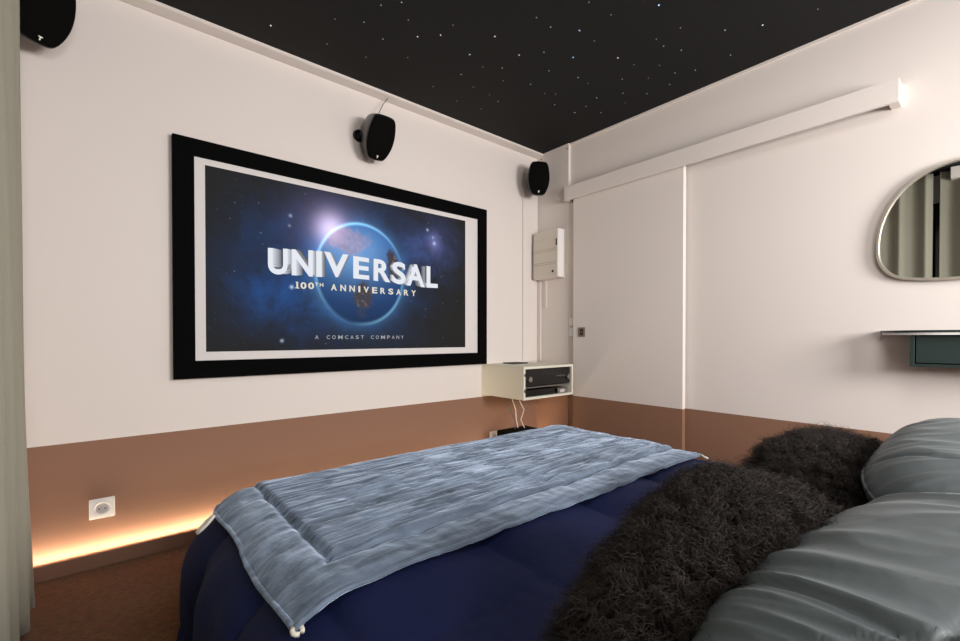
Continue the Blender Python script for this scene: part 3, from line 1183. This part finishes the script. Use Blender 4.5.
# ------------------------------------------------------------------ curly fur cushions
def fur_cushion(label, loc, rot, w, hgt, thick, strands, seed, group):
    t = empty('fur_cushion', loc)
    tag(t, label, 'cushion', group)
    t.rotation_euler = rot
    n = 46
    X, Y, px, py, pr = pillow_points(w, hgt, thick, n)
    top = np.stack([px, py, pr], -1)
    bot = np.stack([px, py, -pr], -1)
    nn = n * n
    idx = np.arange(nn).reshape(n, n)
    q1 = np.stack([idx[:-1, :-1], idx[1:, :-1], idx[1:, 1:], idx[:-1, 1:]], -1).reshape(-1, 4)
    me = bpy.data.meshes.new('cushion_body')
    me.from_pydata(np.concatenate([top.reshape(-1, 3), bot.reshape(-1, 3)]).tolist(), [], np.concatenate([q1, q1[:, ::-1] + nn]).tolist())
    bm = bmesh.new()
    bm.from_mesh(me)
    bmesh.ops.remove_doubles(bm, verts=list(bm.verts), dist=1e-5)
    bm.to_mesh(me)
    bm.free()
    me.materials.append(M_hide)
    me.shade_smooth()
    o = bpy.data.objects.new('cushion_body', me)
    COL.objects.link(o)
    o.parent = t
    # fur: curly strands in locks
    r = np.random.default_rng(seed)
    me.calc_loop_triangles()
    co = np.array([v.co for v in me.vertices])
    tri = np.array([l.vertices for l in me.loop_triangles])
    a, b_, c = co[tri[:, 0]], co[tri[:, 1]], co[tri[:, 2]]
    cr_ = np.cross(b_ - a, c - a)
    ar = np.linalg.norm(cr_, axis=1)
    fn = cr_ / (ar[:, None] + 1e-12)
    # outward
    fn *= np.sign(np.sum(fn * ((a + b_ + c) / 3 * [0.25, 0.25, 4]), 1, keepdims=True) + 1e-9)
    keep = ar > 1e-9
    locks = strands // 9
    ti = r.choice(len(ar), locks, p=np.where(keep, ar, 0) / ar[keep].sum())
    u, v = r.random(locks), r.random(locks)
    fl = u + v > 1
    u[fl], v[fl] = 1 - u[fl], 1 - v[fl]
    root = a[ti] + (b_ - a)[ti] * u[:, None] + (c - a)[ti] * v[:, None]
    nrm = fn[ti]
    rad = root / (np.linalg.norm(root * [1, 1, .5], axis=1, keepdims=True) + 1e-6)
    d = nrm + .45 * rad + r.normal(0, .42, (locks, 3))
    d /= np.linalg.norm(d, axis=1, keepdims=True)
    L = r.uniform(.026, .052, locks)
    K = 7
    reps = 9
    S_ = locks * reps
    R0 = np.repeat(root, reps, 0) + r.normal(0, .0038, (S_, 3))
    D = np.repeat(d, reps, 0) + r.normal(0, .15, (S_, 3))
    D /= np.linalg.norm(D, axis=1, keepdims=True)
    LL = np.repeat(L, reps) * r.uniform(.75, 1.2, S_)
    e1 = np.cross(D, r.normal(0, 1, (S_, 3)))
    e1 = np.repeat(np.cross(d, np.roll(d, 1, 1) + .3), reps, 0) * .8 + .25 * e1
    e1 /= np.linalg.norm(e1, axis=1, keepdims=True) + 1e-9
    e2 = np.cross(D, e1)
    ph = np.repeat(r.uniform(0, 2 * PI, locks), reps) + r.normal(0, .5, S_)
    fq = np.repeat(r.uniform(1.0, 2.2, locks), reps)
    amp = np.repeat(r.uniform(.0035, .0085, locks), reps)
    # gravity in local space: world down rotated back
    bpy.context.view_layer.update()
    down = np.array(t.matrix_world.to_3x3().inverted() @ Vector((0, 0, -1)))
    pts = np.zeros((S_, K, 3))
    for k in range(K):
        s = k / (K - 1)
        ang_ = ph + fq * s * 2 * PI
        cl = amp * min(1.0, s * 2.5)
        pts[:, k] = R0 + D * (LL * s)[:, None] + e1 * (cl * (np.cos(ang_) - np.cos(ph) * (1 - s)))[:, None] + e2 * (cl * (np.sin(ang_) - np.sin(ph) * (1 - s)))[:, None] + down * (LL * .32 * s * s)[:, None]
    rr = np.array([.00055 * (1 - .75 * (k / (K - 1)) ** 2) for k in range(K)])
    W = np.zeros((S_, K, 3, 3))
    tan = np.gradient(pts, axis=1)
    tan /= np.linalg.norm(tan, axis=2, keepdims=True) + 1e-12
    s1 = np.cross(tan, e1[:, None, :] + .01)
    s1 /= np.linalg.norm(s1, axis=2, keepdims=True) + 1e-12
    s2 = np.cross(tan, s1)
    for j in range(3):
        an = 2 * PI * j / 3
        W[:, :, j] = pts + (s1 * math.cos(an) + s2 * math.sin(an)) * rr[None, :, None]
    vid = np.arange(S_ * K * 3).reshape(S_, K, 3)
    faces = []
    for j in range(3):
        j2 = (j + 1) % 3
        faces.append(np.stack([vid[:, :-1, j], vid[:, :-1, j2], vid[:, 1:, j2], vid[:, 1:, j]], -1).reshape(-1, 4))
    F = np.concatenate(faces)
    fm = bpy.data.meshes.new('fur')
    fm.vertices.add(S_ * K * 3)
    fm.vertices.foreach_set('co', W.reshape(-1).astype(np.float32))
    fm.loops.add(F.size)
    fm.loops.foreach_set('vertex_index', F.reshape(-1).astype(np.int32))
    fm.polygons.add(len(F))
    fm.polygons.foreach_set('loop_start', np.arange(0, F.size, 4, dtype=np.int32))
    fm.update(calc_edges=True)
    fm.materials.append(M_fur)
    fm.shade_smooth()
    fo = bpy.data.objects.new('fur', fm)
    COL.objects.link(fo)
    fo.parent = t
    fo['kind'] = 'stuff'
    return t


G = 'curly dark fur cushions against the pillows'
fur_cushion('shaggy dark brown fur cushion in front of the nearest satin pillow', (-2.004, -2.177, .586), (math.radians(10.7), math.radians(-14.55), math.radians(4.07)), .539, .257, .144, 50000, 3, G)
fur_cushion('shaggy dark brown fur cushion farther off, near the sliding door wall', (-1.317, -2.195, .587), (math.radians(17.2), math.radians(-2.1), math.radians(-7.5)), .437, .322, .172, 24000, 9, G)

# ------------------------------------------------------------------ star lights in the ceiling
STARS = [[-2.08, -0.22], [-1.867, -0.454], [-1.757, -0.521], [-1.83, -0.26], [-1.635, -0.472], [-1.636, -0.29], [-1.746, -0.666], [-1.685, -0.738], [-1.607, -0.664], [-1.515, -0.595], [-1.469, -0.425], [-1.436, -0.676], [-1.43, -0.769], [-1.238, -0.652], [-1.23, -0.837], [-1.169, -1.052], [-1.073, -1.053], [-1.04, -0.812], [-0.959, -0.909], [-1.118, -0.615], [-1.033, -0.676], [-0.948, -0.592], [-1.166, -0.487], [-1.218, -0.288], [-1.038, -0.435], [-0.911, -0.433], [-1.018, -0.252], [-0.822, -0.412], [-0.844, -0.277], [-0.803, -0.669], [-0.82, -0.822], [-0.613, -0.693], [-0.524, -0.61], [-0.668, -0.655], [-0.951, -1.125], [-1.063, -1.261], [-0.812, -0.979], [-0.834, -1.126], [-0.925, -1.28], [-0.63, -1.126], [-0.647, -0.884], [-0.56, -0.886], [-0.444, -1.035], [-0.314, -0.957], [-0.207, -0.905], [-0.39, -0.826], [-0.349, -0.631], [-0.359, -0.724], [-0.221, -0.739], [-0.514, -1.148], [-0.201, -1.047], [-0.34, -1.134], [-0.404, -1.233], [-0.538, -1.325], [-0.614, -1.328], [-0.815, -1.448], [-0.602, -1.441], [-0.439, -1.367], [-0.274, -1.254], [-0.189, -1.181], [-0.215, -1.337], [-0.253, -1.889], [-0.327, -1.696], [-0.206, -1.512], [-0.425, -1.569]]
BRIGHT = {0: 1.4, 11: 1.6, 13: 1.8, 17: 1.4, 34: 2.0, 36: 2.6, 39: 1.5, 46: 1.3, 55: 1.5, 14: 1.3, 9: 1.3, 6: 1.2, 62: 1.4}
BLUE = (34, 35, 36, 55)
M_star = {False: [mat('star_white_%s' % n_, (.5, .5, .5), emit=((.86, .9, 1.0), e)) for n_, e in (('dim', .25), ('mid', .5), ('bright', 1.4))],
          True: [mat('star_blue_%s' % n_, (.5, .5, .5), emit=((.35, .62, 1.0), e)) for n_, e in (('dim', .3), ('mid', .8), ('bright', 2.0))]}


def star_mesh(r, m_):
    mb = MB()
    n = 10
    rings = []
    for q in (0.0, .3, .6, .9):
        a = PI / 2 * q
        rings.append([(r * math.cos(a) * math.cos(2 * PI * i / n), r * math.cos(a) * math.sin(2 * PI * i / n), -r * .6 * math.sin(a)) for i in range(n)])
    mb.loft(rings)
    o = mb.build('star_light', m_)
    COL.objects.unlink(o)
    me = o.data
    bpy.data.objects.remove(o)
    return me


SM = {}
for i, (x, y) in enumerate(STARS):
    br = BRIGHT.get(i, .35 + .8 * random.random())
    blue = i in BLUE
    lvl = 2 if br > 1.25 else (1 if br > .7 else 0)
    if (blue, lvl) not in SM:
        SM[(blue, lvl)] = star_mesh((.0022, .0026, .0032)[lvl], M_star[blue][lvl])
    o = bpy.data.objects.new('star_light', SM[(blue, lvl)])
    COL.objects.link(o)
    o.location = (x, y, H - .0003)
    if blue:
        tag(o, 'brighter blue star light in the black ceiling', 'star light', 'blue star lights in the ceiling')
    else:
        tag(o, 'tiny white star light set in the black ceiling', 'star light', 'white star lights in the ceiling')
